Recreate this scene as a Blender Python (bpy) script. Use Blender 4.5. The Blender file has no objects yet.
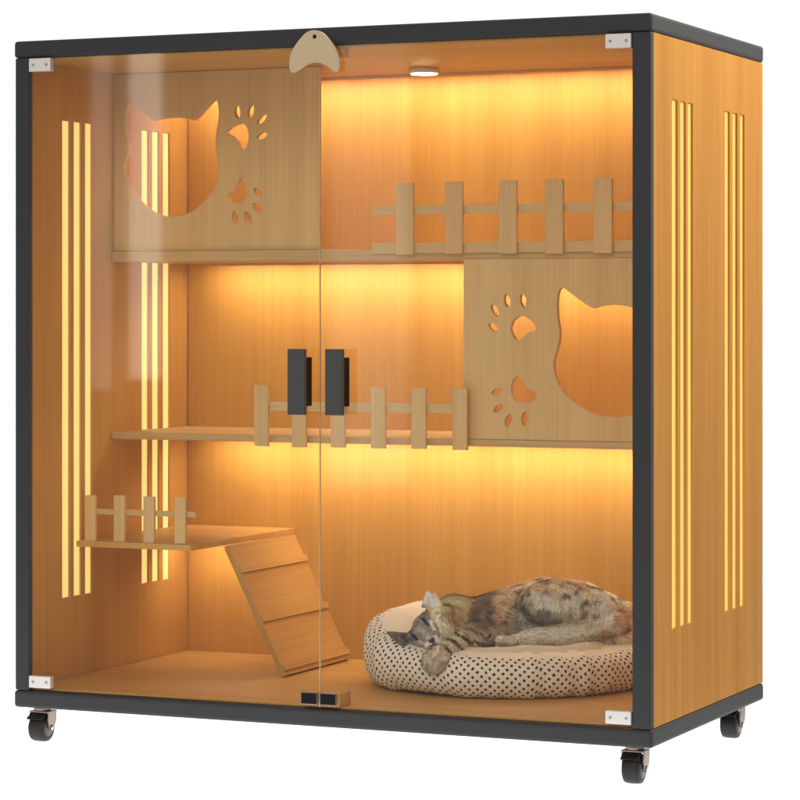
import bpy, bmesh, math, random
import numpy as np
from mathutils import Vector, Matrix, noise
R = math.radians
random.seed(7)
rng = np.random.default_rng(7)
S = bpy.context.scene
C = S.collection

# ------------------------------------------------------------------ camera
cam_d = bpy.data.cameras.new('camera')
cam = bpy.data.objects.new('camera', cam_d); C.objects.link(cam)
cam.location = (2.67492, -4.33588, 0.77627)
cam.rotation_euler = (R(90), 0, 0.4156003)
cam_d.sensor_width = 36.0
cam_d.lens = 36.0 * 2800 / 800
cam_d.shift_x = 0.0
cam_d.shift_y = -(400 - 313.02) / 800
cam_d.clip_start = 0.05
cam_d.clip_end = 200
S.camera = cam
S.render.resolution_x = 1024; S.render.resolution_y = 1024

# ------------------------------------------------------------------ studio: white world behind, dimmer room in front
w = bpy.data.worlds.new('World'); S.world = w; w.use_nodes = True
nt = w.node_tree; bg = nt.nodes['Background']
tc = nt.nodes.new('ShaderNodeTexCoord'); dt = nt.nodes.new('ShaderNodeVectorMath'); dt.operation = 'DOT_PRODUCT'
dt.inputs[1].default_value = (-0.404, 0.915, 0)
nt.links.new(tc.outputs['Generated'], dt.inputs[0])
rp = nt.nodes.new('ShaderNodeValToRGB')
rp.color_ramp.elements[0].position = 0.60; rp.color_ramp.elements[0].color = (0.54, 0.52, 0.49, 1)
rp.color_ramp.elements[1].position = 0.80; rp.color_ramp.elements[1].color = (1.08, 1.08, 1.08, 1)
nt.links.new(dt.outputs['Value'], rp.inputs['Fac'])
nt.links.new(rp.outputs['Color'], bg.inputs['Color'])
bg.inputs['Strength'].default_value = 1.0

def area(name, loc, target, sx, sy, power, col=(1, 1, 1)):
    d = bpy.data.lights.new(name, 'AREA'); d.shape = 'RECTANGLE'; d.size = sx; d.size_y = sy
    d.energy = power; d.color = col
    o = bpy.data.objects.new(name, d); C.objects.link(o); o.location = loc
    v = Vector(target) - Vector(loc)
    o.rotation_euler = v.to_track_quat('-Z', 'Y').to_euler()
    return o
# added lamp below the translucent floor, whitens it and washes out shadows
under = area('added_underlight', (0.41, 0.10, -0.05), (0.41, 0.10, 2.0), 1.86, 1.54, 11.1)
area('softbox_right', (2.35, 0.7, 2.35), (1.21, 0.32, 1.15), 0.7, 0.7, 56, (1, .92, .78))
area('strip_softbox_narrow', (-1.95, -4.0, 1.30), (0.3, 0, 0.95), 0.11, 1.5, 2.7, (1, .93, .82))
area('strip_softbox_slim', (-2.12, -4.0, 1.36), (0.2, 0, 0.98), 0.07, 1.7, 0.9, (1, .93, .82))
area('strip_softbox_wide', (-1.12, -4.0, 1.15), (0.5, 0, 0.9), 0.26, 1.9, 2.2, (1, .93, .82))
area('softbox_front', (1.6, -5.6, 3.6), (0.65, 0.2, 0.6), 3.2, 2.4, 70, (1, .94, .86))

S.view_settings.view_transform = 'Standard'; S.view_settings.look = 'None'
S.view_settings.exposure = 0; S.view_settings.gamma = 1
S.render.engine = 'CYCLES'
S.cycles.max_bounces = 10; S.cycles.transparent_max_bounces = 16
S.cycles.sample_clamp_indirect = 6.0

# ------------------------------------------------------------------ materials
def new_mat(name):
    m = bpy.data.materials.new(name); m.use_nodes = True
    return m, m.node_tree.nodes, m.node_tree.links, m.node_tree.nodes['Principled BSDF']

def plain(name, col, rough=.5, metal=0, bump=0, bscale=400, spec=.5):
    m, N, L, b = new_mat(name)
    b.inputs['Base Color'].default_value = (*col, 1); b.inputs['Roughness'].default_value = rough
    b.inputs['Metallic'].default_value = metal
    b.inputs['Specular IOR Level'].default_value = spec
    t = N.new('ShaderNodeTexCoord'); n = N.new('ShaderNodeTexNoise'); n.inputs['Scale'].default_value = bscale
    L.new(t.outputs['Object'], n.inputs['Vector'])
    r = N.new('ShaderNodeMapRange'); r.inputs['To Min'].default_value = rough * .8; r.inputs['To Max'].default_value = min(1, rough * 1.25)
    L.new(n.outputs['Fac'], r.inputs['Value']); L.new(r.outputs['Result'], b.inputs['Roughness'])
    if bump:
        bp = N.new('ShaderNodeBump'); bp.inputs['Strength'].default_value = bump; bp.inputs['Distance'].default_value = .0006
        L.new(n.outputs['Fac'], bp.inputs['Height']); L.new(bp.outputs['Normal'], b.inputs['Normal'])
    return m

def wood(name, light, dark, axis='Z', rough=.42, contrast=1.0, rand=False, spec=.35):
    """straight-grained veneer; grain runs along axis"""
    m, N, L, b = new_mat(name)
    t = N.new('ShaderNodeTexCoord')
    src = t.outputs['Object']
    if rand:
        oi = N.new('ShaderNodeObjectInfo'); cx = N.new('ShaderNodeVectorMath'); cx.operation = 'ADD'
        mu = N.new('ShaderNodeMath'); mu.operation = 'MULTIPLY'; mu.inputs[1].default_value = 9
        L.new(oi.outputs['Random'], mu.inputs[0]); L.new(src, cx.inputs[0]); L.new(mu.outputs[0], cx.inputs[1]); src = cx.outputs[0]
    def layer(across, along, detail, dist=0):
        mp = N.new('ShaderNodeMapping')
        s = [across] * 3; s['XYZ'.index(axis)] = along; mp.inputs['Scale'].default_value = s
        L.new(src, mp.inputs['Vector'])
        n = N.new('ShaderNodeTexNoise'); n.inputs['Scale'].default_value = 1; n.inputs['Detail'].default_value = detail
        n.inputs['Roughness'].default_value = .6; n.inputs['Distortion'].default_value = dist
        L.new(mp.outputs[0], n.inputs['Vector']); return n.outputs['Fac']
    broad = layer(16, .5, 2, .3); fine = layer(190, 3.5, 4, .15); pore = layer(700, 14, 2)
    def mul(x, k):
        a = N.new('ShaderNodeMath'); a.operation = 'MULTIPLY'; a.inputs[1].default_value = k; L.new(x, a.inputs[0]); return a.outputs[0]
    def add(x, y):
        a = N.new('ShaderNodeMath'); a.operation = 'ADD'; L.new(x, a.inputs[0]); L.new(y, a.inputs[1]); return a.outputs[0]
    f = add(add(mul(broad, .5), mul(fine, .38)), mul(pore, .12))
    mr = N.new('ShaderNodeMapRange')
    h = .2 / contrast
    mr.inputs['From Min'].default_value = .5 - h; mr.inputs['From Max'].default_value = .5 + h
    L.new(f, mr.inputs['Value'])
    mx = N.new('ShaderNodeMix'); mx.data_type = 'RGBA'
    mx.inputs['A'].default_value = (*dark, 1); mx.inputs['B'].default_value = (*light, 1)
    L.new(mr.outputs['Result'], mx.inputs['Factor']); L.new(mx.outputs['Result'], b.inputs['Base Color'])
    rr = N.new('ShaderNodeMapRange'); rr.inputs['To Min'].default_value = rough + .1; rr.inputs['To Max'].default_value = rough - .06
    L.new(fine, rr.inputs['Value']); L.new(rr.outputs['Result'], b.inputs['Roughness'])
    bp = N.new('ShaderNodeBump'); bp.inputs['Strength'].default_value = .25; bp.inputs['Distance'].default_value = .0004
    L.new(fine, bp.inputs['Height']); L.new(bp.outputs['Normal'], b.inputs['Normal'])
    b.inputs['Specular IOR Level'].default_value = spec
    return m

def glow(name, col, strength, base=(.85, .8, .7)):
    m, N, L, b = new_mat(name)
    b.inputs['Base Color'].default_value = (*base, 1); b.inputs['Roughness'].default_value = .5
    b.inputs['Emission Color'].default_value = (*col, 1); b.inputs['Emission Strength'].default_value = strength
    return m

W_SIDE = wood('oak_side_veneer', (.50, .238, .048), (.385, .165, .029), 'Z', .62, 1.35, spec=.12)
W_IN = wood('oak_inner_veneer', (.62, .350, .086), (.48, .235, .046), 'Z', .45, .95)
W_FLOOR = wood('oak_floor_veneer', (.64, .375, .105), (.50, .26, .062), 'X', .4, 1.2)
W_DIV = wood('pale_oak_board', (.74, .495, .215), (.58, .355, .135), 'Z', .5, 1.3)
W_SHELF = wood('pale_oak_shelf', (.65, .44, .19), (.51, .32, .125), 'X', .48, 1.3)
W_PICK = wood('pale_oak_picket', (.74, .505, .23), (.585, .365, .145), 'Z', .5, 1.3, True)
W_RAIL = wood('pale_oak_rail', (.70, .48, .225), (.57, .37, .15), 'X', .5, .9, True)
W_RAMP = wood('oak_ramp', (.62, .355, .105), (.49, .25, .062), 'Y', .45, 1.2)
W_TAG = wood('maple_latch', (.66, .52, .33), (.56, .42, .25), 'X', .5, .8)
M_FRAME = plain('black_powder_coat', (.034, .035, .039), .55, 0, .3, 900, .3)
M_HANDLE = plain('black_handle', (.052, .050, .054), .42, 0, .15, 900, .45)
M_DARK = plain('black_plate', (.006, .006, .007), .6, spec=.15)
M_HINGE = plain('brushed_steel', (.72, .70, .68), .38, .55, .1, 300)
M_SCREW = plain('screw_steel', (.35, .34, .33), .4, .8)
M_CHROME = plain('bronze_chrome', (.30, .24, .21), .3, .95, .1, 200)
M_RUBBER = plain('black_rubber', (.014, .012, .012), .5, 0, .3, 500, .35)
M_HUB = plain('grey_hub', (.10, .085, .075), .35, .4)
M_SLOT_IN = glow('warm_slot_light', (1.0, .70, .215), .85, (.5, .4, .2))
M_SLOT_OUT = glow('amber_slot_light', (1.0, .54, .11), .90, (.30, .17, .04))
M_LED = glow('led_strip_light', (1.0, .81, .60), 84)
M_SPOT = glow('spot_light_lens', (1.0, .80, .48), 45)
M_RIM = plain('champagne_metal', (.72, .60, .44), .35, .1)

def glass_mat():
    m = bpy.data.materials.new('clear_glass'); m.use_nodes = True
    N = m.node_tree.nodes; L = m.node_tree.links
    N.remove(N['Principled BSDF'])
    tr = N.new('ShaderNodeBsdfTransparent'); tr.inputs['Color'].default_value = (.985, .985, .975, 1)
    gl = N.new('ShaderNodeBsdfGlossy'); gl.inputs['Roughness'].default_value = .04
    fr = N.new('ShaderNodeFresnel'); fr.inputs['IOR'].default_value = 1.52
    mx = N.new('ShaderNodeMixShader')
    ge = N.new('ShaderNodeNewGeometry'); ff = N.new('ShaderNodeMath'); ff.operation = 'SUBTRACT'; ff.inputs[0].default_value = 1
    fm_ = N.new('ShaderNodeMath'); fm_.operation = 'MULTIPLY'
    L.new(ge.outputs['Backfacing'], ff.inputs[1]); L.new(ff.outputs[0], fm_.inputs[0]); L.new(fr.outputs[0], fm_.inputs[1])   # thin pane: only outer faces reflect
    L.new(fm_.outputs[0], mx.inputs[0]); L.new(tr.outputs[0], mx.inputs[1]); L.new(gl.outputs[0], mx.inputs[2])
    L.new(mx.outputs[0], N['Material Output'].inputs['Surface'])
    return m
M_GLASS = glass_mat()
M_GLASSEDGE = plain('polished_glass_edge', (.62, .42, .22), .25)

# floor material made translucent so the added lamp below shows through
m = bpy.data.materials.new('underlit_white_floor'); m.use_nodes = True
N = m.node_tree.nodes; L = m.node_tree.links; N.remove(N['Principled BSDF'])
ts = N.new('ShaderNodeBsdfTranslucent'); ts.inputs['Color'].default_value = (.93, .93, .93, 1)
nz = N.new('ShaderNodeTexNoise'); nz.inputs['Scale'].default_value = 3
mr = N.new('ShaderNodeMapRange'); mr.inputs['To Min'].default_value = .93; mr.inputs['To Max'].default_value = .95
L.new(nz.outputs['Fac'], mr.inputs['Value']); L.new(mr.outputs['Result'], ts.inputs['Color'])
L.new(ts.outputs[0], N['Material Output'].inputs['Surface']); M_UNDERLIT = m

# ------------------------------------------------------------------ mesh helpers
def bm_box(bm, x0, y0, z0, x1, y1, z1, bev=.0015, seg=2, mi=0):
    vs = [bm.verts.new(p) for p in ((x0,y0,z0),(x1,y0,z0),(x1,y1,z0),(x0,y1,z0),(x0,y0,z1),(x1,y0,z1),(x1,y1,z1),(x0,y1,z1))]
    fs = [bm.faces.new([vs[i] for i in f]) for f in ((0,3,2,1),(4,5,6,7),(0,1,5,4),(1,2,6,5),(2,3,7,6),(3,0,4,7))]
    for f in fs: f.material_index = mi
    if bev:
        es = list({e for f in fs for e in f.edges})
        bmesh.ops.bevel(bm, geom=es, offset=bev, segments=seg, profile=.5, affect='EDGES')
def box(*a, **k):
    bm = bmesh.new(); bm_box(bm, *a, **k); return bm
def bm_cyl(bm, p0, p1, r0, r1=None, n=32, caps=True, bev=0, mi=0):
    r1 = r0 if r1 is None else r1
    p0 = Vector(p0); p1 = Vector(p1); ax = (p1 - p0).normalized()
    q = ax.to_track_quat('Z', 'Y').to_matrix()
    def ring(p, r): return [bm.verts.new(p + q @ Vector((r*math.cos(2*math.pi*i/n), r*math.sin(2*math.pi*i/n), 0))) for i in range(n)]
    rings = [ring(p0, r0 - bev)] + ([ring(p0 + ax*bev, r0), ring(p1 - ax*bev, r1)] if bev else []) + [ring(p1, r1 - bev)]
    for a, b in zip(rings, rings[1:]):
        for i in range(n):
            f = bm.faces.new((a[i], a[(i+1) % n], b[(i+1) % n], b[i])); f.smooth = True; f.material_index = mi
    if caps:
        f = bm.faces.new(rings[0][::-1]); f.material_index = mi
        f = bm.faces.new(rings[-1]); f.material_index = mi
def obj(name, bm, mat, parent=None, off=None):
    """bm is in world coordinates; off = world position of the top-level thing"""
    if isinstance(bm, bmesh.types.BMesh):
        me = bpy.data.meshes.new(name); bmesh.ops.recalc_face_normals(bm, faces=bm.faces); bm.to_mesh(me); bm.free()
    else: me = bm; me.name = name
    for mt in (mat if isinstance(mat, (list, tuple)) else [mat]): me.materials.append(mt)
    if off is not None: me.transform(Matrix.Translation(-Vector(off)))
    o = bpy.data.objects.new(name, me); C.objects.link(o)
    if parent: o.parent = parent
    return o
def thing(name, label, cat, loc=(0,0,0)):
    o = bpy.data.objects.new(name, None); C.objects.link(o); o.location = loc
    o.empty_display_size = .1; o['label'] = label; o['category'] = cat
    return o
def cr(pts, k=6):
    """closed Catmull-Rom through pts"""
    out = []; n = len(pts)
    for i in range(n):
        p0, p1, p2, p3 = (Vector(pts[(i+j-1) % n]) for j in range(4))
        for s in range(k):
            t = s / k
            out.append(.5*((2*p1) + (p2-p0)*t + (2*p0-5*p1+4*p2-p3)*t*t + (3*p1-p0-3*p2+p3)*t**3))
    return out
def cutboard(loops, plane, lo, hi, bev=.0008):
    """a board with holes. loops: 2-D outlines (first is the outer one). plane 'XZ' (thickness in y lo..hi) or 'YZ' (thickness in x)"""
    cu = bpy.data.curves.new('outline', 'CURVE'); cu.dimensions = '2D'; cu.fill_mode = 'BOTH'
    cu.extrude = (hi - lo)/2 - bev; cu.bevel_depth = bev; cu.bevel_resolution = 1; cu.offset = -bev
    for lp in loops:
        sp = cu.splines.new('POLY'); sp.points.add(len(lp) - 1); sp.use_cyclic_u = True
        for p, q in zip(sp.points, lp): p.co = (q[0], q[1], 0, 1)
    o = bpy.data.objects.new('outline', cu); C.objects.link(o)
    dg = bpy.context.evaluated_depsgraph_get()
    me = bpy.data.meshes.new_from_object(o.evaluated_get(dg)); bpy.data.objects.remove(o); bpy.data.curves.remove(cu)
    mid = (lo + hi)/2
    if plane == 'XZ': me.transform(Matrix(((1,0,0,0),(0,0,-1,mid),(0,1,0,0),(0,0,0,1))))
    else: me.transform(Matrix(((0,0,1,mid),(1,0,0,0),(0,1,0,0),(0,0,0,1))))
    me.materials.clear()
    return me

# ------------------------------------------------------------------ setting: white floor, lit through by the added lamp below
bm = bmesh.new(); FZ = -.006
vs = [bm.verts.new(p) for p in ((-.5,-.65,FZ),(1.32,-.65,FZ),(1.32,.85,FZ),(-.5,.85,FZ))]; bm.faces.new(vs)
fl = obj('floor', bm, M_UNDERLIT); fl['kind'] = 'structure'

# ------------------------------------------------------------------ the cabinet
W, D = 1.2098, .6405
ZB, ZF, ZC, ZT = .066, .097, 1.2355, 1.266
BASE = (W/2, D/2, ZB)
cab = thing('cat_cabinet', 'large two-door glass-fronted wooden cat cabinet with black frame, shelves and yellow light slots', 'cat cabinet', BASE)
def part(name, bm, mat, parent=None): return obj(name, bm, mat, parent or cab, BASE)

part('base_frame', box(0, 0, ZB, W, D, ZF, bev=.006, seg=3), M_FRAME)
part('top_frame', box(0, 0, ZC, W, D, ZT, bev=.006, seg=3), M_FRAME)
for x0, x1 in ((.003, .031), (1.1755, 1.2075)):
    part('corner_post', box(x0, .001, ZF + .0004, x1, .016, ZC - .0004, bev=.002), M_FRAME)
part('floor_board', box(.020, .0165, ZF + .0002, 1.189, .6265, .1005, bev=.0006), W_FLOOR)
part('ceiling_board', box(.020, .0165, 1.2318, 1.189, .6265, ZC - .0003, bev=.0006), W_FLOOR)
part('back_panel', box(.0205, .627, ZF + .0003, 1.1885, .6385, ZC - .0003, bev=.0008), W_IN)

# side panels with two groups of three lit slots each
SZ0, SZ1 = .2495, 1.132
def rect(a, b, c, d): return [(a, c), (b, c), (b, d), (a, d)]
def side(lo, hi, ys, mat, face):
    loops = [rect(.0165, .6392, ZF + .0004, ZC - .0004)] + [rect(a, b, SZ0, SZ1) for a, b in ys]
    p = part('side_panel', cutboard(loops, 'YZ', lo, hi), mat)
    for a, b in ys:
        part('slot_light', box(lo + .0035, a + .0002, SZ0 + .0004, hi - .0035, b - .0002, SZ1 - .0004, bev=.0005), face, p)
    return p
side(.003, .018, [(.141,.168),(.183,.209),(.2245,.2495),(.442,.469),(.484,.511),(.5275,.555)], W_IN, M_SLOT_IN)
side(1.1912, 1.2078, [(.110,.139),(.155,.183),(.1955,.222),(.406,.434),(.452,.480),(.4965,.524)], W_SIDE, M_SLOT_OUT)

# perforated divider boards (cat face and two paw prints each)
HEAD1 = [(0.0531,1.1754),(0.066,1.1673),(0.0866,1.1532),(0.1045,1.1405),(0.1148,1.1434),(0.1428,1.1453),(0.1682,1.1446),(0.1885,1.14),(0.1986,1.1442),(0.2137,1.1585),(0.2288,1.1728),(0.2363,1.1765),(0.2423,1.1666),(0.2438,1.1465),(0.2413,1.1287),(0.2368,1.1066),(0.2383,1.0798),(0.2423,1.053),(0.2438,1.0351),(0.2363,1.013),(0.2187,0.991),(0.1935,0.9713),(0.1682,0.9614),(0.1428,0.9586),(0.1173,0.9626),(0.0917,0.9751),(0.066,0.998),(0.0506,1.0209),(0.0423,1.0437),(0.0428,1.0618),(0.048,1.0797),(0.049,1.1023),(0.0444,1.1205),(0.0439,1.1431),(0.0464,1.1657)]
PAD1 = [(0.2588,1.1149),(0.2663,1.1214),(0.2788,1.1277),(0.2937,1.1295),(0.3037,1.1204),(0.3062,1.1048),(0.3027,1.0894),(0.2937,1.0816),(0.2863,1.0853),(0.2828,1.0965),(0.2738,1.1056)]
TOE1 = [(0.2828,1.1529,.0065,.0125,8),(0.3106,1.1534,.0065,.0125,-14),(0.3334,1.1373,.0065,.0125,-48),(0.3334,1.1063,.006,.0115,-72)]
PAD2 = [(0.2638,0.9992),(0.2738,1.0034),(0.2813,1.0166),(0.2888,1.0298),(0.2962,1.023),(0.3012,1.0096),(0.3012,0.9941),(0.2937,0.9853),(0.2788,0.9811),(0.2663,0.9858)]
TOE2 = [(0.2778,0.9554,.0065,.0125,12),(0.3047,0.955,.0065,.0125,24),(0.325,0.9724,.0065,.0125,52),(0.326,1.0016,.006,.011,50)]
HEAD2 = [(0.9313,0.8206),(0.9388,0.8182),(0.9586,0.8042),(0.9783,0.7902),(0.9906,0.7847),(1.0054,0.7888),(1.0284,0.7906),(1.0513,0.7888),(1.0659,0.7846),(1.078,0.7901),(1.0974,0.8039),(1.1166,0.8176),(1.1239,0.8199),(1.1296,0.813),(1.132,0.7946),(1.1311,0.7672),(1.1272,0.7397),(1.1311,0.7168),(1.1383,0.6893),(1.1335,0.6618),(1.1166,0.6341),(1.0925,0.6132),(1.0634,0.599),(1.0284,0.5929),(0.9931,0.5979),(0.9635,0.6114),(0.9388,0.632),(0.9214,0.6598),(0.9164,0.6877),(0.9239,0.7157),(0.9279,0.7391),(0.9239,0.767),(0.9229,0.795),(0.9254,0.8136)]
PAD3 = [(0.8348,0.7435),(0.8348,0.7529),(0.8413,0.7646),(0.8539,0.7716),(0.8665,0.7679),(0.878,0.7576),(0.8815,0.7459),(0.869,0.7426),(0.8615,0.7365),(0.8499,0.7271),(0.8413,0.7318)]
TOE3 = [(0.8035,0.781,.006,.012,32),(0.8272,0.7984,.006,.012,10),(0.8579,0.7983,.006,.0125,12),(0.8009,0.7504,.006,.011,60)]
PAD4 = [(0.8348,0.6426),(0.8388,0.6567),(0.8479,0.6638),(0.8564,0.6545),(0.864,0.6429),(0.879,0.6384),(0.884,0.6291),(0.8765,0.6196),(0.8589,0.6156),(0.8439,0.6192),(0.8363,0.6308)]
TOE4 = [(0.807,0.6352,.006,.011,-65),(0.81,0.6051,.006,.011,-55),(0.8297,0.5838,.0065,.0125,-22),(0.861,0.5876,.0065,.013,-6)]
def leaf(cx, cz, a, b, deg, n=24):
    c, s = math.cos(R(deg)), math.sin(R(deg)); out = []
    for i in range(n):
        t = 2*math.pi*i/n
        x = a*math.sin(t)*(1 - .18*abs(math.cos(t))); z = b*math.cos(t)
        out.append((cx + x*c - z*s, cz + x*s + z*c))
    return out
def holes(*g):
    out = []
    for x in g:
        if len(x[0]) == 2: out.append(cr(x))
        else: out += [leaf(*t) for t in x]
    return out
part('divider_board', cutboard([rect(.0186, .4515, .8935, 1.2313)] + holes(HEAD1, PAD1, TOE1, PAD2, TOE2), 'XZ', .331, .343), W_DIV)
part('divider_board', cutboard([rect(.7430, 1.1905, .5498, .8735)] + holes(HEAD2, PAD3, TOE3, PAD4, TOE4), 'XZ', .325, .337), W_DIV)

# shelves with LED strips under them
def led(parent, x0, x1, y, z):
    bm = box(x0, y, z - .0008, x1, y + .009, z - .0001, bev=0, mi=1)                       # diffuser, facing down
    bm_box(bm, x0 - .002, y - .0030, z - .0042, x1 + .002, y - .0006, z + .0004, bev=0)    # front lip of the channel
    part('led_strip', bm, [W_SHELF, M_LED], parent)
s1 = part('shelf', box(.0186, .3245, .8740, 1.1905, .6265, .8932, bev=.001), W_SHELF)
led(s1, .10, 1.15, .562, .8737)
s2 = part('shelf', box(.0186, .3235, .5365, 1.1905, .6265, .5495, bev=.001), W_SHELF)
led(s2, .10, 1.15, .562, .5362)
cl = [o for o in cab.children if o.name.startswith('ceiling_board')][0]
led(cl, .05, 1.16, .560, 1.2315)
pf = part('platform', box(.0186, .190, .3415, .2590, .6265, .3525, bev=.001), W_FLOOR)
led(pf, .05, .235, .550, .3412)

# spot lamp in the ceiling
bm = bmesh.new(); bm_cyl(bm, (.612, .45, 1.2215), (.612, .45, 1.2316), .0285, n=40, bev=.001)
sl = part('spot_lamp', bm, M_RIM)
bm = bmesh.new(); bm_cyl(bm, (.612, .45, 1.2203), (.612, .45, 1.2214), .024, n=40)
part('lens', bm, M_SPOT, sl)

# picket fences
def fence(xs, wd, y0, z0, z1, rails, rx0, rx1, yb):
    f = None
    for i, (r0, r1) in enumerate(rails):
        r = part('fence' if f is None else 'rail', box(rx0, yb - .0075, r0, rx1, yb - .0003, r1, bev=.0006), W_RAIL, f)
        if f is None: f = r
    for x in xs:
        part('picket', box(x - wd/2, yb - .0155, z0 + random.uniform(-.001, .001), x + wd/2, yb - .0078, z1 + random.uniform(-.001, .001), bev=.0008), W_PICK, f)
fence([.634, .7305, .835, .923, 1.0145, 1.111], .034, 0, .8825, 1.0135, [(.955, .971), (.8845, .9035)], .566, 1.185, .3240)
fence([.344, .4215, .501, .5815, .662, .7425], .0285, 0, .5295, .642, [(.595, .612)], .332, .755, .3230)
fence([.046, .1075, .170, .235], .0225, 0, .3528, .438, [(.402, .412)], .036, .262, .2090)

# ramp with cleats, leaning from the platform edge to the floor
x0, z0, x1, z1 = .2635, .3475, .3885, .1012
dv = Vector((x1 - x0, 0, z1 - z0)); ln = dv.length; dv.normalize(); nv = Vector((-dv.z, 0, dv.x))   # outward normal (+x, up)
bm = bmesh.new()
def slab(bm, s0, s1, y0, y1, t0, t1, bev):
    b2 = bmesh.new(); bm_box(b2, s0, y0, t0, s1, y1, t1, bev=bev)
    b2.transform(Matrix(((dv.x,0,nv.x,x0),(0,1,0,0),(dv.z,0,nv.z,z0),(0,0,0,1))))
    me = bpy.data.meshes.new('t'); b2.to_mesh(me); b2.free(); bm.from_mesh(me); bpy.data.meshes.remove(me)
slab(bm, .006, ln - .004, .325, .610, -.010, 0, .0008)
rm = part('ramp', bm, W_RAMP)
for t in (.235, .60, .955):
    bm = bmesh.new(); slab(bm, ln*t - .013, ln*t, .3255, .6095, .0003, .0056, .0006); part('cleat', bm, W_RAMP, rm)

# doors
for x0, x1, hx, edge in ((.0318, .6086, .5795, 1), (.6102, 1.1748, .6507, 0)):
    d = part('glass_door', box(x0, .0025, .0995, x1, .0075, 1.2345, bev=.0004, seg=1), M_GLASS)
    bm = bmesh.new(); bm_box(bm, hx - .0163, -.0290, .6022, hx + .0163, -.0195, .7149, bev=.0012)
    h = part('handle', bm, M_HANDLE, d)
    bm = bmesh.new(); bm_box(bm, hx - .006, -.0195, .617, hx + .0158, .0023, .7005, bev=.0008)
    part('grip', bm, M_DARK, h)
    hx0, hx1 = ((.0335, .0780) if edge else (1.1300, 1.1745))
    for z0, z1 in ((.1035, .1250), (1.2095, 1.2335)):
        bm = bmesh.new(); bm_box(bm, hx0, -.0028, z0, hx1, .0100, z1, bev=.0012)
        hg = part('hinge', bm, M_HINGE, d)
        for q in (.2, .82):
            bm = bmesh.new(); xq = hx0 + (hx1 - hx0)*q; bm_cyl(bm, (xq, -.0035, (z0 + z1)/2), (xq, -.0026, (z0 + z1)/2), .0026, n=16)
            part('screw', bm, M_SCREW, hg)
    cx = (.5755, .6072) if edge else (.6118, .6430)
    bm = bmesh.new(); bm_box(bm, cx[0], -.0018, .1040, cx[1], .0024, .1255, bev=.0006); cp = part('catch_plate', bm, M_CHROME, d)
    bm = bmesh.new(); bm_box(bm, cx[0] + .0012, -.0027, .1056, cx[1] - .0012, -.0017, .1240, bev=.0003); part('magnet_pad', bm, M_DARK, cp)
    ex = x1 - .0008 if edge else x0
    part('edge_seal', box(ex + .0009, .0028, .0998, ex + .0015 if edge else ex + .0013, .0072, 1.2342, bev=0) if edge else box(ex - .0006, .0028, .0998, ex - .0001, .0072, 1.2342, bev=0), M_GLASSEDGE, d)
part('door_stop', box(.5772, .0080, .1008, .6440, .0560, .1240, bev=.001), W_FLOOR)
part('door_stop', box(.5772, .0170, 1.2150, .6480, .0400, 1.2314, bev=.001), W_FLOOR)

# crescent wooden swivel latch at the top
TAG = [(0.5974,1.2602),(0.6106,1.2597),(0.6239,1.2532),(0.6371,1.239),(0.6465,1.225),(0.6522,1.2077),(0.6522,1.1958),(0.6484,1.1882),(0.6409,1.1893),(0.6296,1.1983),(0.6163,1.2039),(0.6069,1.2051),(0.5936,1.203),(0.5783,1.195),(0.5669,1.1893),(0.5602,1.1904),(0.5573,1.2008),(0.5583,1.2146),(0.5631,1.2281),(0.5745,1.2431),(0.586,1.2547)]
lt = part('swivel_latch', cutboard([cr(TAG, 5), leaf(.6055, 1.2495, .0036, .0036, 0)], 'XZ', -.0100, -.0022, .001), W_TAG)
bm = bmesh.new(); bm_cyl(bm, (.6055, -.0060, 1.2495), (.6055, -.0004, 1.2495), .0034, n=18); bm_cyl(bm, (.6062, -.0115, 1.2488), (.6055, -.0060, 1.2495), .0018, n=12)
part('pin', bm, M_DARK, lt)

# casters
def caster():
    bm = bmesh.new()
    bm_box(bm, -.026, -.024, .0575, .026, .024, .0608, bev=.0012)                                  # plate
    bm_cyl(bm, (0, 0, .0500), (0, 0, .0576), .0155, n=28, bev=.001)                                # swivel head
    bm_box(bm, -.0195, -.014, .0468, .0215, .016, .0502, bev=.001)
    for sx in (-.0190, .0185):
        b2 = bmesh.new()
        prof = [(-.013, .0500), (.016, .0500), (.014, .030), (.006, .0165), (-.004, .0140), (-.010, .020), (-.014, .034)]
        a = [b2.verts.new((sx, y, z)) for y, z in prof]; b = [b2.verts.new((sx + .0028, y, z)) for y, z in prof]
        b2.faces.new(a); b2.faces.new(b[::-1])
        for i in range(len(prof)): b2.faces.new((a[i], b[i], b[(i+1) % 7], a[(i+1) % 7]))
        bmesh.ops.bevel(b2, geom=b2.edges[:], offset=.0005, segments=1, affect='EDGES')
        me = bpy.data.meshes.new('t'); b2.to_mesh(me); b2.free(); bm.from_mesh(me); bpy.data.meshes.remove(me)
    return bm
def lathe(bm, prof, c, n=40):
    """prof: (x, r) about an axis along x through c"""
    rings = [[bm.verts.new((c[0] + x, c[1] + r*math.cos(2*math.pi*i/n), c[2] + r*math.sin(2*math.pi*i/n))) for i in range(n)] for x, r in prof]
    for a, b in zip(rings, rings[1:]):
        for i in range(n):
            f = bm.faces.new((a[i], a[(i+1) % n], b[(i+1) % n], b[i])); f.smooth = True
    bm.faces.new(rings[0]); bm.faces.new(rings[-1][::-1])
WZ = .0195
k0 = obj('caster', caster(), M_CHROME, cab)
bm = bmesh.new(); lathe(bm, [(-.0150,.012),(-.0152,.0205),(-.0135,.0240),(-.009,.0252),(0,.0255),(.009,.0252),(.0135,.0240),(.0152,.0205),(.0150,.012)], (0, -.003, WZ))
wh = obj('wheel', bm, M_RUBBER, k0)
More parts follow.
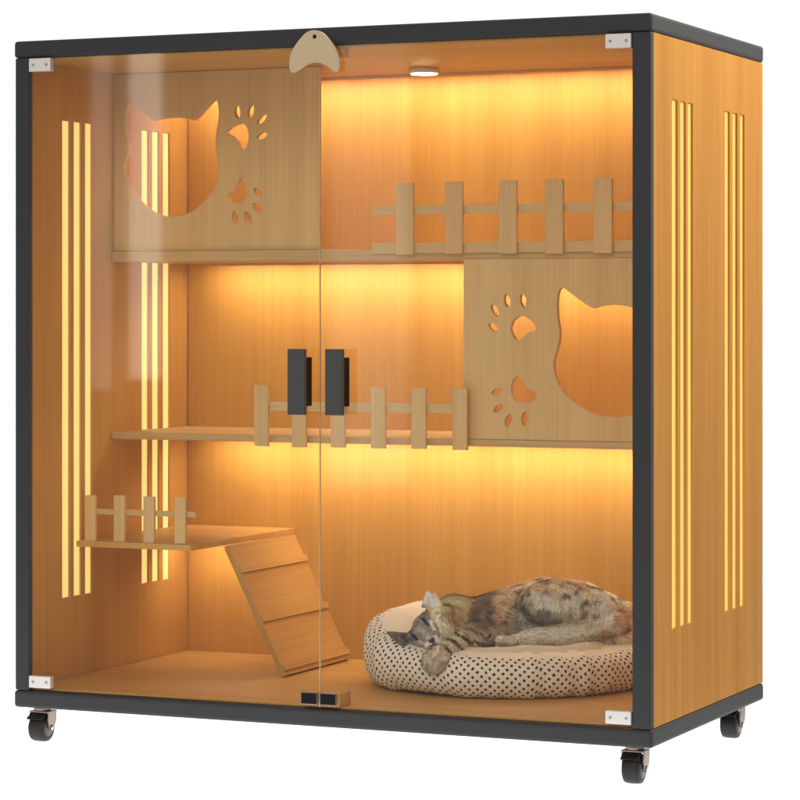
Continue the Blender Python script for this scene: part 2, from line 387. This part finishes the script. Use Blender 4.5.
bm = bmesh.new(); lathe(bm, [(.0145,.0155),(.0160,.0150),(.0162,.006),(.0222,.0055),(.0228,.0045),(.0228,.001)], (0, -.003, WZ)); obj('hub', bm, M_HUB, k0)
bm = bmesh.new(); lathe(bm, [(.0213,.0042),(.0232,.0040),(.0240,.0025),(.0240,.0005)], (0, -.003, WZ), 20); obj('axle_cap', bm, M_HINGE, k0)
# brake hood over the front of the wheel
bm = bmesh.new(); n = 12
ring = []
for i in range(n + 1):
    a = R(62 + 84*i/n); rr = .0272 + (.0022 if i >= n - 1 else 0)
    y = -.003 + rr*math.cos(a); z = WZ + rr*math.sin(a)
    y2 = -.003 + (rr + .003)*math.cos(a); z2 = WZ + (rr + .003)*math.sin(a)
    ring.append([bm.verts.new((-.0158, y, z)), bm.verts.new((.0158, y, z)), bm.verts.new((.0150, y2, z2)), bm.verts.new((-.0150, y2, z2))])
for a, b in zip(ring, ring[1:]):
    for i in range(4): bm.faces.new((a[i], a[(i+1) % 4], b[(i+1) % 4], b[i]))
bm.faces.new(ring[0]); bm.faces.new(ring[-1][::-1])
obj('brake_pedal', bm, M_RUBBER, k0)
spots = [(1.163, .050, 0), (.030, .050, 0), (1.163, .592, 0), (.040, .592, 0)]
for i, (x, y, a) in enumerate(spots):
    if i == 0: k = k0
    else:
        k = k0.copy(); C.objects.link(k); k.parent = cab
        for ch in list(k0.children):
            c2 = ch.copy(); C.objects.link(c2); c2.parent = k
    k.location = Vector((x, y, FZ + .0117)) - Vector(BASE)

# ------------------------------------------------------------------ cat bed and cat share a frame: r along the bed, d away from the front, z up
CB = Vector((.795, .395, 0)); A = Vector((.915, .4035, 0)).normalized(); B = Vector((-.4035, .915, 0)).normalized()
DEP = 5.088
def loc(u, v, d):
    """(u, v) on a drawing grid of the bed seen from its front, d metres behind its middle -> bed frame (r, d, z)"""
    s = (DEP + d)/2800
    return np.array(((u - 400)*s - .191, d, .776 - (v - 313)*s))
def wpos(p): return CB + A*float(p[0]) + B*float(p[1]) + Vector((0, 0, float(p[2])))
BEDLOC = CB + Vector((0, 0, .1012))

bed = thing('cat_bed', 'oval cream cat bed with brown dots lying on the cabinet floor under the cat', 'cat bed', BEDLOC)
RA, RB = .258, .212
def smooth01(x): x = max(0, min(1, x)); return x*x*(3 - 2*x)
def bolster():
    bm = bmesh.new(); uv = bm.loops.layers.uv.new('uv'); side_uv = bm.loops.layers.uv.new('side')
    NU, NV = 220, 44
    grid = []; uvs = []; lims = []
    u_arc = 0; prev = None
    for i in range(NU + 1):
        th = 2*math.pi*i/NU
        cx, cy = math.cos(th), math.sin(th)
        k = smooth01((1 - (-cy*.75 + cx*.35 + .1))/1.9 )           # 0 front-right .. 1 back-left
        rz = .0385 + .033*k; rr = .050 + .006*k
        lump = -.006*math.exp(-((th - 3.86)/.35)**2) + .004*noise.noise(Vector((cx*3, cy*3, 1.3))) + 0.0032*noise.noise(Vector((cx*9, cy*9, 4.0)))
        ctr = Vector(((RA - rr)*cx, (RB - rr)*cy, 0)); nrm = Vector((cx/(RA), cy/(RB), 0)).normalized()
        if prev is not None: u_arc += (ctr + nrm*rr - prev).length
        prev = ctr + nrm*rr
        lims.append(.80 + .14*k); row = []; ruv = []
        va = 0; pv = None
        for j in range(NV):
            ph = 2*math.pi*j/NV - math.pi/2                          # from the bottom, outward first
            e = .82
            c_, s_ = math.cos(ph), math.sin(ph)
            px = math.copysign(abs(c_)**e, c_)*(rr + lump); pz = math.copysign(abs(s_)**e, s_)*(rz + lump)
            wr = .0022*noise.noise(Vector((cx*14, cy*14, ph*1.3)))
            px += wr*c_; pz += wr*s_
            p = ctr + nrm*px; zz = max(.0002, .1012*0 + rz + pz - .002)
            q = CB + A*p.x + B*p.y + Vector((0, 0, .1012 + zz))
            if pv is not None: va += math.hypot(px - pv[0], pz - pv[1])
            pv = (px, pz)
            row.append(bm.verts.new(q) if i < NU else None); ruv.append((u_arc, va))
        grid.append(row); uvs.append(ruv)
    grid[NU] = grid[0]
    tot = uvs[NU][0][0]
    per = .0122*math.sqrt(3)*.62
    scale = round(tot/.0150)*.0150/tot
    for i in range(NU):
        for j in range(NV):
            j2 = (j + 1) % NV
            f = bm.faces.new((grid[i][j], grid[i+1][j], grid[i+1][j2], grid[i][j2])); f.smooth = True
            for lp, (a, b_) in zip(f.loops, ((i, j), (i+1, j), (i+1, j2), (i, j2))):
                v = uvs[a][b_][1] if not (b_ == 0 and j2 == 0) else uvs[a][NV-1][1] + .006
                lp[uv].uv = (uvs[a][b_][0]*scale, v)
                lp[side_uv].uv = ((b_ if not (b_ == 0 and j2 == 0) else NV)*2/NV - lims[a % NU], 0)
    return bm
def fabric_dots():
    m, N, L, b = new_mat('dotted_bed_fabric')
    uvn = N.new('ShaderNodeUVMap'); uvn.uv_map = 'uv'
    sx, sy = .0150, .0150
    def M2(op, a, bb=None):
        n = N.new('ShaderNodeMath'); n.operation = op
        for k, x in enumerate((a, bb)):
            if x is None: continue
            if isinstance(x, (int, float)): n.inputs[k].default_value = x
            else: L.new(x, n.inputs[k])
        return n.outputs[0]
    sep = N.new('ShaderNodeSeparateXYZ'); L.new(uvn.outputs['UV'], sep.inputs[0])
    tcn = N.new('ShaderNodeTexCoord')
    nj = N.new('ShaderNodeTexNoise'); nj.inputs['Scale'].default_value = 45; L.new(tcn.outputs['Object'], nj.inputs['Vector'])
    jo = M2('MULTIPLY', M2('SUBTRACT', nj.outputs['Fac'], .5), .006)
    U = M2('ADD', sep.outputs['X'], jo); V = M2('ADD', sep.outputs['Y'], jo)
    def lattice(ox, oy):
        fx = M2('SUBTRACT', M2('FRACT', M2('ADD', M2('DIVIDE', U, sx), ox)), .5)
        fy = M2('SUBTRACT', M2('FRACT', M2('ADD', M2('DIVIDE', V, sy), oy)), .5)
        ax = M2('MULTIPLY', fx, sx); ay = M2('MULTIPLY', fy, sy)
        return M2('SQRT', M2('ADD', M2('MULTIPLY', ax, ax), M2('MULTIPLY', ay, ay)))
    dmin = M2('MINIMUM', lattice(0, 0), lattice(.5, .5))
    n2 = N.new('ShaderNodeTexNoise'); n2.inputs['Scale'].default_value = 260; L.new(tcn.outputs['Object'], n2.inputs['Vector'])
    dmin = M2('ADD', dmin, M2('MULTIPLY', M2('SUBTRACT', n2.outputs['Fac'], .5), .0012))
    dot = N.new('ShaderNodeMapRange'); dot.interpolation_type = 'SMOOTHSTEP'
    dot.inputs['From Min'].default_value = .0021; dot.inputs['From Max'].default_value = .0030
    dot.inputs['To Min'].default_value = 1; dot.inputs['To Max'].default_value = 0
    L.new(dmin, dot.inputs['Value'])
    lim = N.new('ShaderNodeMapRange'); lim.inputs['From Min'].default_value = .0; lim.inputs['From Max'].default_value = .02
    lim.inputs['To Min'].default_value = 1; lim.inputs['To Max'].default_value = 0; uv2 = N.new('ShaderNodeUVMap'); uv2.uv_map = 'side'; sp2 = N.new('ShaderNodeSeparateXYZ'); L.new(uv2.outputs['UV'], sp2.inputs[0]); L.new(sp2.outputs['X'], lim.inputs['Value'])
    f = M2('MULTIPLY', dot.outputs['Result'], lim.outputs['Result'])
    mx = N.new('ShaderNodeMix'); mx.data_type = 'RGBA'; mx.inputs['A'].default_value = (.88, .80, .68, 1); mx.inputs['B'].default_value = (.060, .030, .016, 1)
    L.new(f, mx.inputs['Factor']); L.new(mx.outputs['Result'], b.inputs['Base Color'])
    b.inputs['Roughness'].default_value = .9; b.inputs['Specular IOR Level'].default_value = .1
    bp = N.new('ShaderNodeBump'); bp.inputs['Strength'].default_value = .5; bp.inputs['Distance'].default_value = .001
    hh = M2('ADD', M2('MULTIPLY', n2.outputs['Fac'], .6), M2('MULTIPLY', f, -.6))
    L.new(hh, bp.inputs['Height']); L.new(bp.outputs['Normal'], b.inputs['Normal'])
    return m
def fleece(name, col):
    m, N, L, b = new_mat(name)
    tcn = N.new('ShaderNodeTexCoord')
    n1 = N.new('ShaderNodeTexNoise'); n1.inputs['Scale'].default_value = 300; n1.inputs['Detail'].default_value = 4
    L.new(tcn.outputs['Object'], n1.inputs['Vector'])
    n2 = N.new('ShaderNodeTexNoise'); n2.inputs['Scale'].default_value = 18; n2.inputs['Detail'].default_value = 3
    L.new(tcn.outputs['Object'], n2.inputs['Vector'])
    mx = N.new('ShaderNodeMix'); mx.data_type = 'RGBA'
    mx.inputs['A'].default_value = (*[c*.82 for c in col], 1); mx.inputs['B'].default_value = (*col, 1)
    L.new(n1.outputs['Fac'], mx.inputs['Factor']); L.new(mx.outputs['Result'], b.inputs['Base Color'])
    b.inputs['Roughness'].default_value = .95; b.inputs['Specular IOR Level'].default_value = .05
    ad = N.new('ShaderNodeMath'); ad.operation = 'MULTIPLY_ADD'; ad.inputs[1].default_value = 2.5
    L.new(n2.outputs['Fac'], ad.inputs[0]); L.new(n1.outputs['Fac'], ad.inputs[2])
    bp = N.new('ShaderNodeBump'); bp.inputs['Strength'].default_value = .6; bp.inputs['Distance'].default_value = .0015
    L.new(ad.outputs[0], bp.inputs['Height']); L.new(bp.outputs['Normal'], b.inputs['Normal'])
    return m
obj('bolster', bolster(), fabric_dots(), bed, BEDLOC)
bm = bmesh.new(); NR, NT = 26, 120; rows = []
for i in range(NR + 1):
    q = i/NR; row = []
    for j in range(NT):
        th = 2*math.pi*j/NT; cx, cy = math.cos(th), math.sin(th)
        front = smooth01((-cy*.8 + cx*.45 + .15)*1.1)
        lipR = (.186 + .030*front, .140 + .030*front)
        x, y = lipR[0]*q*cx, lipR[1]*q*cy
        z = .056 + (.026*front)*smooth01((q - .45)*2) + .004*noise.noise(Vector((x*16, y*16, 2))) + .002*noise.noise(Vector((x*50, y*50, 5)))
        z += .007*front*smooth01((q - .6)*4) - (.034 - .014*front)*smooth01((q - .88)/.12)
        row.append(bm.verts.new(CB + A*x + B*y + Vector((0, 0, .1012 + z))))
    rows.append(row)
for a, b_ in zip(rows, rows[1:]):
    for j in range(NT):
        try:
            f = bm.faces.new((a[j], a[(j+1) % NT], b_[(j+1) % NT], b_[j])); f.smooth = True
        except ValueError: pass
bmesh.ops.remove_doubles(bm, verts=bm.verts, dist=.0001)
obj('cushion', bm, fleece('cream_fleece', (.82, .72, .58)), bed, BEDLOC)

# ------------------------------------------------------------------ the cat: one skin grown from overlapping limbs, then fur
SPH = []       # (centre, (radius along r, d, z), rotation or None)
PXM = DEP/2800
OU = 0
def chain(pts, n=10):
    """pts: (u, v, d, radius in grid units)"""
    for a, b_ in zip(pts, pts[1:]):
        for i in range(n + 1):
            t = i/n; u, v, d, r = (a[k]*(1-t) + b_[k]*t for k in range(4))
            SPH.append((loc(u + OU, v, d), (r*PXM,)*3, 0))
def ell(u, v, d, ru, rv, rd, rot=0): SPH.append((loc(u + OU, v, d), (ru*PXM, rd, rv*PXM), R(rot)))
# trunk, arched away from the viewer, and rump
chain([(452,613,.015,18),(472,619,.025,20.5),(488,622,.03,27),(512,618,.045,31),(545,612,.055,34.5),(578,614,.05,33),(602,620,.04,28),(618,629,.03,20)])
ell(500, 622, .012, 22, 26, .045)
ell(474, 624, -.005, 20, 21, .045)
# ruff and neck
ell(454, 614, -.01, 19, 19, .043); ell(446, 624, -.04, 16, 17, .035)
# haunch, hind leg and foot
ell(563, 604, -.020, 43, 24, .050, -4); ell(592, 612, -.015, 26, 24, .048)
chain([(614,626,-.040,14),(596,632,-.058,13.5),(566,635,-.070,11.5),(538,638,-.076,10.5),(524,641,-.080,9),(513,644,-.082,8)])
for q in (-5, -1.5, 2): chain([(513,644+q*.5,-.084+q*.004,5.2),(502,646+q*1.3,-.088+q*.006,4.2)], 3)
# second hind foot under it
chain([(560,645,-.045,7),(530,648,-.060,7),(512,649,-.066,6.5)])
# fore leg hanging over the rim
chain([(492,630,-.030,14),(476,635,-.070,13),(461,641,-.108,12.2),(450,648,-.140,11.5),(443,655,-.160,11.0),(436.5,662,-.170,11.0)])
for q, u in ((663.5, 428), (667.5, 432), (668.5, 437.5), (665.5, 443)): chain([(u + 2, q - 6, -.176, 6.5), (u, q, -.182, 5.4)], 3)
# other fore leg tucked under
chain([(480,634,-.02,11),(460,641,-.05,9),(446,645,-.07,8)])
# tail round the rump
chain([(622,612,.03,12),(634,626,.005,11),(632,640,-.035,9),(612,645,-.060,7.5),(590,647,-.070,6)])
# head lying on its left cheek on the rim
HD = -.105; OU = 2
chain([(456,615,-.005,17),(434,626,HD+.01,15)])
ell(428, 628.5, HD, 24, 16.5, .040, 51)
ell(432, 632.5, HD - .012, 16, 14, .036, 45)
ell(436, 625, HD, 16, 16, .036, 0)
chain([(427,636,HD-.034,7),(430.5,640.5,HD-.043,6.2)], 4)             # nose bridge
ell(434, 640.5, HD - .036, 6, 5.5, .013); ell(427.5, 644, HD - .036, 6.0, 4.6, .013)   # whisker pads
ell(434.5, 645, HD - .028, 6, 4.5, .014)                            # chin
ell(419, 623, HD - .026, 9, 7, .016, 50)                              # brow
# brow ridges and cheeks
ell(424.5, 618.5, HD - .028, 6, 4.5, .012, 50); ell(410, 634.5, HD - .028, 6, 4.5, .012, 50)
ell(440, 614, HD - .004, 10, 8, .03, 30)
def ear(b0, b1, tip, d0, d1, th):
    for i in range(15):
        t = i/14
        for k in range(9):
            s = k/8
            pu = (b0[0]*(1-s) + b1[0]*s)*(1-t) + tip[0]*t; pv = (b0[1]*(1-s) + b1[1]*s)*(1-t) + tip[1]*t
            cup = (1-t)*.010*(4*(s-.5)**2 - .0)
            SPH.append((loc(pu, pv, d0*(1-t) + d1*t - cup), (th,)*3, 0))
ear((404, 645), (410, 634), (388.5, 632.5), HD, HD - .010, .0034)
ear((406, 643), (412, 635), (394, 634), HD, HD - .006, .0040)
ear((423.5, 606), (441, 605), (428.5, 592.5), HD + .004, HD - .012, .0036)
ear((426, 604), (441, 604), (435, 594), HD + .006, HD - .004, .0036)

def ico(n):
    b = bmesh.new(); bmesh.ops.create_icosphere(b, subdivisions=n, radius=1); b.verts.ensure_lookup_table()
    v = np.array([x.co for x in b.verts]); f = np.array([[x.index for x in fc.verts] for fc in b.faces]); b.free(); return v, f
iv, jf = ico(3)
allv, allf = [], []
for k, (c, rad, rot) in enumerate(SPH):
    p = iv*np.array(rad)
    if rot:
        cs, sn = math.cos(rot), math.sin(rot); p = np.stack((p[:,0]*cs - p[:,2]*sn, p[:,1], p[:,0]*sn + p[:,2]*cs), 1)
    allv.append(p + c); allf.append(jf + k*len(iv))
V_ = np.concatenate(allv); F_ = np.concatenate(allf)
me = bpy.data.meshes.new('skin'); me.from_pydata(V_.tolist(), [], F_.tolist())
tmp = bpy.data.objects.new('skin', me); C.objects.link(tmp)
rmod = tmp.modifiers.new('r', 'REMESH'); rmod.mode = 'VOXEL'; rmod.voxel_size = .0026
smod = tmp.modifiers.new('s', 'SMOOTH'); smod.factor = .5; smod.iterations = 5
dg = bpy.context.evaluated_depsgraph_get()
cm = bpy.data.meshes.new_from_object(tmp.evaluated_get(dg)); bpy.data.objects.remove(tmp); bpy.data.meshes.remove(me)
nv_ = len(cm.vertices); P = np.empty(nv_*3); cm.vertices.foreach_get('co', P); P = P.reshape(-1, 3)
cm.calc_loop_triangles(); T = np.empty(len(cm.loop_triangles)*3, int); cm.loop_triangles.foreach_get('vertices', T); T = T.reshape(-1, 3)
NRM = np.empty(nv_*3); cm.vertices.foreach_get('normal', NRM); NRM = NRM.reshape(-1, 3)

def grid_uv(p):
    s = (DEP + p[:,1])/2800
    return 400 + (p[:,0] + .191)/s, 313 + (.776 - p[:,2])/s
def nz_(p, f, seed=0): return np.array([noise.noise(Vector((x*f + seed, y*f, z*f))) for x, y, z in p])
def mixc(c, t, a): return c*(1 - a[:,None]) + np.array(t)*a[:,None]
def sstep(x, a, b): t = np.clip((x - a)/(b - a), 0, 1); return t*t*(3 - 2*t)
def fur_col(p):
    """coat: grey-brown tabby, cream ruff and hind leg, ginger rump"""
    u, v = grid_uv(p); d = p[:,1]
    n1 = nz_(p, 28, 3); n2 = nz_(p, 75, 9); n3 = nz_(p, 160, 21)
    u2 = u + n2*5; v2 = v + n1*5
    GREY, DGREY, TAN, CREAM, GING, DB = (.18,.15,.125), (.038,.031,.028), (.54,.40,.26), (.66,.55,.40), (.42,.225,.10), (.12,.075,.05)
    c = np.tile(np.array(TAN), (len(p), 1))
    def spot(cu, cv, ru, rv, rot=0, soft=.5):
        cs, sn = math.cos(R(rot)), math.sin(R(rot)); a = (u2 - cu)*cs + (v2 - cv)*sn; b = -(u2 - cu)*sn + (v2 - cv)*cs
        return 1 - sstep(np.sqrt((a/ru)**2 + (b/rv)**2), 1 - soft, 1 + soft)
    def line(x0, y0, x1, y1, wd):
        dx, dy = x1 - x0, y1 - y0; t = np.clip(((u2 - x0)*dx + (v2 - y0)*dy)/(dx*dx + dy*dy), 0, 1)
        return 1 - sstep(np.hypot(u2 - x0 - t*dx, v2 - y0 - t*dy), wd*.4, wd*1.2)
    # rear body mottled grey on cream-tan, ginger along the back and rump
    body = sstep(u2, 500, 515)
    c = mixc(c, (.66,.54,.39), body)
    c = mixc(c, GREY, body*sstep(n1*.35 + n2*.75, .02, .22)*.9*(1 - sstep(v2, 622, 630)))
    c = mixc(c, GING, body*.55*(1 - sstep(v2, 584, 594)))
    c = mixc(c, GING, .8*spot(628, 622, 14, 30))
    c = mixc(c, DB, .5*sstep(n2, .1, .35)*body*(1 - sstep(v2, 590, 606)))
    c = mixc(c, DGREY, .55*spot(528, 606, 9, 16, -20)); c = mixc(c, GREY, .6*spot(552, 615, 24, 9))
    # shoulder: dark saddle, paler fold behind it
    c = mixc(c, GREY, .9*spot(480, 614, 13, 24)); c = mixc(c, DB, .75*spot(486, 600, 13, 8, -25))
    c = mixc(c, DGREY, .8*spot(489, 617, 5, 12)); c = mixc(c, (.12,.085,.06), .8*spot(472, 604, 4, 14))
    c = mixc(c, (.44,.31,.20), .85*spot(502, 606, 9, 24, 18)); c = mixc(c, DB, .7*line(497, 624, 520, 588, 2.2)); c = mixc(c, DB, .6*line(508, 622, 530, 586, 2))
    c = mixc(c, (.48,.40,.30), .8*spot(516, 628, 12, 16, 25))
    # ruff
    c = mixc(c, (.60,.45,.25), .95*spot(456, 598, 15, 17)); c = mixc(c, (.50,.39,.27), .8*spot(454, 622, 14, 16))
    c = mixc(c, CREAM, .7*spot(444, 618, 9, 5, -30)); c = mixc(c, (.20,.15,.10), .65*line(440, 612, 462, 602, 1.6)); c = mixc(c, (.22,.165,.11), .6*line(444, 624, 462, 614, 1.6))
    c = mixc(c, (.30,.22,.14), .6*line(464, 590, 472, 620, 2.5))
    # hind leg cream, grey under
    leg = sstep(-d, .045, .058)*sstep(v2, 618, 628)*sstep(u2, 493, 499)
    c = mixc(c, (.68,.535,.385), .95*leg); c = mixc(c, GREY, .75*leg*spot(606, 638, 24, 7)); c = mixc(c, GREY, .6*leg*line(532, 635, 516, 647, 1.6)); c = mixc(c, GREY, .5*leg*line(545, 639, 530, 649, 1.5))
    # fore leg grey tabby with dark stripes
    fl_ = sstep(-d, .075, .095)*sstep(v2, 634, 640) + sstep(v2, 626, 631)*sstep(-d, .03, .05)*(1 - sstep(u2, 494, 500)); fl_ = np.clip(fl_, 0, 1)*sstep(u2, 416, 422)*(1 - sstep(u2, 494, 502))
    c = mixc(c, (.50,.42,.31), .9*fl_)
    for x0, y0, x1, y1, wd in ((448,637,472,650,1.6),(456,632,482,643,1.7),(464,628,490,636,1.7),(474,624,498,629,1.6),(444,643,456,655,1.4)): c = mixc(c, DGREY, .95*fl_*line(x0, y0, x1, y1, wd))
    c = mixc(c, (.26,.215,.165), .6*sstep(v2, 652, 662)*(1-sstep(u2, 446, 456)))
    # head: grey forehead with fine dark lines, cream cheeks and muzzle, closed eyes
    un, vn = u - 2, v
    def sharp(x0, y0, x1, y1, wd, k=1.25):
        dx, dy = x1 - x0, y1 - y0; t = np.clip(((un - x0)*dx + (vn - y0)*dy)/(dx*dx + dy*dy), 0, 1)
        return 1 - sstep(np.hypot(un - x0 - t*dx, vn - y0 - t*dy), wd*.55, wd*k)
    fr = sstep(-d, .085, .105)
    c = mixc(c, (.56,.45,.31), .9*fr*spot(445, 627, 9, 13, 20))
    c = mixc(c, (.17,.13,.09), .7*sharp(438, 618, 452, 612, 1.3)*fr); c = mixc(c, (.60,.49,.35), .8*sharp(440, 622, 452, 615, 1.6)*fr)
    c = mixc(c, (.16,.12,.09), .7*sharp(434, 624, 438, 634, 1.3)*fr)
    hd = spot(422, 627, 24, 21, -50, .12)*fr*(1 - sstep(u - (v-628)*.5, 434, 440))
    c = mixc(c, (.215,.19,.165), hd)
    for x0, y0, x1, y1, wd in ((403,636,411,630.5,1.3),(406,631,414,626,1.3),(411,624,417,622,1.2),(414.5,616.5,419.5,618.5,1.2),(419,610.5,423,614,1.2),(405,641,410,638.5,1.2),(424,609,428,614,1.2)):
        c = mixc(c, (.075,.064,.057), .6*hd*sharp(x0, y0, x1, y1, wd))
    c = mixc(c, (.34,.305,.27), .5*hd*sharp(410, 628, 416, 619, 1.1))
    c = mixc(c, (.32,.275,.23), .7*fr*sharp(418, 628.5, 428, 637.5, 2.6))                  # nose bridge
    c = mixc(c, (.55,.48,.39), .9*fr*sharp(428.5, 620.5, 432.5, 629, 1.5)); c = mixc(c, (.42,.36,.30), .8*fr*sharp(415.5, 640.5, 421.5, 643, 1.5))
    c = mixc(c, (.60,.53,.45), .9*fr*sharp(427, 643.5, 424.5, 645, 2.4)); c = mixc(c, (.62,.54,.45), .9*fr*sharp(434, 637.5, 437, 641, 2.6))
    c = mixc(c, (.012,.010,.009), .97*fr*sharp(420.6, 618.8, 427.0, 625.0, 1.6, 1.15))     # closed eyes
    c = mixc(c, (.012,.010,.009), .97*fr*sharp(410.2, 634.2, 415.6, 639.2, 1.5, 1.15))
    c = mixc(c, (.05,.025,.022), .97*fr*sharp(428.2, 641.4, 432.0, 638.4, 1.7, 1.15))       # nose
    c = mixc(c, (.02,.015,.014), .9*fr*sharp(431, 641, 432.5, 644, .8)); c = mixc(c, (.02,.015,.014), .9*fr*sharp(428.5, 646.2, 437, 643.6, .9))
    # ears
    e1 = (1 - sstep(u, 405, 409))*(1 - sstep(u - (v-632), 404, 408))*sstep(u, 380, 384)*sstep(-d, .085, .10)
    c = mixc(c, (.11,.092,.08), .9*e1)
    e2 = (1 - sstep(v, 603, 607))*(1 - sstep(u, 439, 443))*sstep(-d, .075, .092)
    c = mixc(c, (.50,.46,.43), .9*e2)
    c = c*np.array((1.42, 1.43, 1.47))*np.clip((c.mean(1)/.24)**.32, .5, 1.25)[:,None]
    c *= (1 + .55*n3[:,None] + .25*n2[:,None])
    return np.clip(c, .006, .80)
def set_col(me_, col):
    at = me_.color_attributes.new('coat', 'FLOAT_COLOR', 'POINT')
    at.data.foreach_set('color', np.concatenate((col, np.ones((len(col), 1))), 1).ravel().astype(np.float32))
def coat_mat(name, rough):
    m, N, L, b = new_mat(name)
    a = N.new('ShaderNodeVertexColor'); a.layer_name = 'coat'
    n = N.new('ShaderNodeTexNoise'); n.inputs['Scale'].default_value = 500
    t = N.new('ShaderNodeTexCoord'); L.new(t.outputs['Object'], n.inputs['Vector'])
    hs = N.new('ShaderNodeHueSaturation'); mr = N.new('ShaderNodeMapRange'); mr.inputs['To Min'].default_value = .8; mr.inputs['To Max'].default_value = 1.2
    L.new(n.outputs['Fac'], mr.inputs['Value']); L.new(mr.outputs['Result'], hs.inputs['Value'])
    L.new(a.outputs['Color'], hs.inputs['Color']); L.new(hs.outputs['Color'], b.inputs['Base Color'])
    b.inputs['Roughness'].default_value = rough; b.inputs['Specular IOR Level'].default_value = .18
    return m
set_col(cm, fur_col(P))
# fur blades
tri = P[T]; ar = np.linalg.norm(np.cross(tri[:,1]-tri[:,0], tri[:,2]-tri[:,0]), axis=1)/2
NB = 90000
cen = tri.mean(1); uu, vv = grid_uv(cen); nrm_t = NRM[T].mean(1)
dens = ar*np.where(nrm_t[:,1] > .35, .25, 1.0)*np.where((uu < 446) & (cen[:,1] < -.04), 2.2, 1.0)
idx = rng.choice(len(T), NB, p=dens/dens.sum())
b1 = rng.random((NB, 2)); fl2 = b1.sum(1) > 1; b1[fl2] = 1 - b1[fl2]
root = tri[idx,0] + (tri[idx,1]-tri[idx,0])*b1[:,:1] + (tri[idx,2]-tri[idx,0])*b1[:,1:]
nn = NRM[T[idx]].mean(1); nn /= np.linalg.norm(nn, axis=1)[:,None]
ru, rv = grid_uv(root)
flow = np.zeros((NB, 3)); flow[:,0] = 1; flow[:,2] = -.55
face = (ru < 442) & (root[:,1] < -.045) & (rv < 649)
fd = np.stack((ru - 430, np.zeros(NB), -(rv - 641)), 1); fd /= np.linalg.norm(fd, axis=1)[:,None] + 1e-6
flow[face] = fd[face]
arm = (rv > 633) & (root[:,1] < -.075) & (ru < 475) & ~face; flow[arm] = (-.75, -.4, -.55)
hind = (root[:,1] < -.05) & (rv > 624) & (ru > 485); flow[hind] = (-1, 0, -.25)
hau = (ru > 512) & (ru < 606) & (rv < 627) & (root[:,1] < .0); flow[hau] = (-.25, -.1, -1)
ruff = (ru > 438) & (ru < 474) & ~face & ~arm; flow[ruff] = (.35, -.2, -1)
sw = np.stack((nz_(root, 30, 50), nz_(root, 30, 80), nz_(root, 30, 110)), 1)
flow += sw*.9 + rng.normal(0, .22, (NB, 3))
flow -= nn*(flow*nn).sum(1)[:,None]; flow /= np.linalg.norm(flow, axis=1)[:,None] + 1e-9
lift = np.where(face, .16, .34)*(.6 + .8*rng.random(NB)); dirv = flow + nn*lift[:,None]; dirv /= np.linalg.norm(dirv, axis=1)[:,None]
Lh = np.where(face, .0030, np.where(arm | hind, .0065, np.where(ruff, .0125, .0100)))*(.7 + .6*rng.random(NB))
wv = np.cross(dirv, nn); wv /= np.linalg.norm(wv, axis=1)[:,None] + 1e-9
wd = np.where(face, .00050, .00095)[:,None]
rt = root - nn*.0006
mid = rt + dirv*(Lh*.55)[:,None]
tip = rt + (dirv + (flow - nn*.25)*.35)*Lh[:,None]*.98
vb = np.stack((rt - wv*wd, rt + wv*wd, mid - wv*wd*.8, mid + wv*wd*.8, tip), 1).reshape(-1, 3)
k5 = np.arange(NB)*5
ft = np.concatenate((np.stack((k5, k5+1, k5+3), 1), np.stack((k5, k5+3, k5+2), 1), np.stack((k5+2, k5+3, k5+4), 1)))
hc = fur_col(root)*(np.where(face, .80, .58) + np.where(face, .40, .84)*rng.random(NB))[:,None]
hc5 = np.repeat(hc, 5, 0).reshape(NB, 5, 3); hc5[:,4] = np.clip(hc5[:,4]*1.10 + .004, 0, .8)
fm = bpy.data.meshes.new('fur')
fm.vertices.add(len(vb)); fm.vertices.foreach_set('co', vb.ravel())
fm.loops.add(len(ft)*3); fm.loops.foreach_set('vertex_index', ft.ravel().astype(np.int32))
fm.polygons.add(len(ft)); fm.polygons.foreach_set('loop_start', (np.arange(len(ft))*3).astype(np.int32))
fm.update(calc_edges=True); set_col(fm, hc5.reshape(-1, 3))
FR_ = Matrix(((A.x, B.x, 0, CB.x), (A.y, B.y, 0, CB.y), (0, 0, 1, 0), (0, 0, 0, 1)))
cm.transform(FR_); fm.transform(FR_)
CATLOC = wpos(loc(540, 650, -.02))
cm.transform(Matrix.Translation(-CATLOC)); fm.transform(Matrix.Translation(-CATLOC))
for pgn in cm.polygons: pgn.use_smooth = True
cat = bpy.data.objects.new('cat', cm); C.objects.link(cat); cat.location = CATLOC
cm.materials.append(coat_mat('cat_skin_coat', .8)); cm.name = 'cat'
cat['label'] = 'grey and tan tabby cat asleep in the dotted bed, one foreleg over the rim'; cat['category'] = 'cat'
fm.materials.append(coat_mat('cat_fur', .65))
fo = bpy.data.objects.new('fur', fm); C.objects.link(fo); fo.parent = cat

bpy.context.view_layer.update()
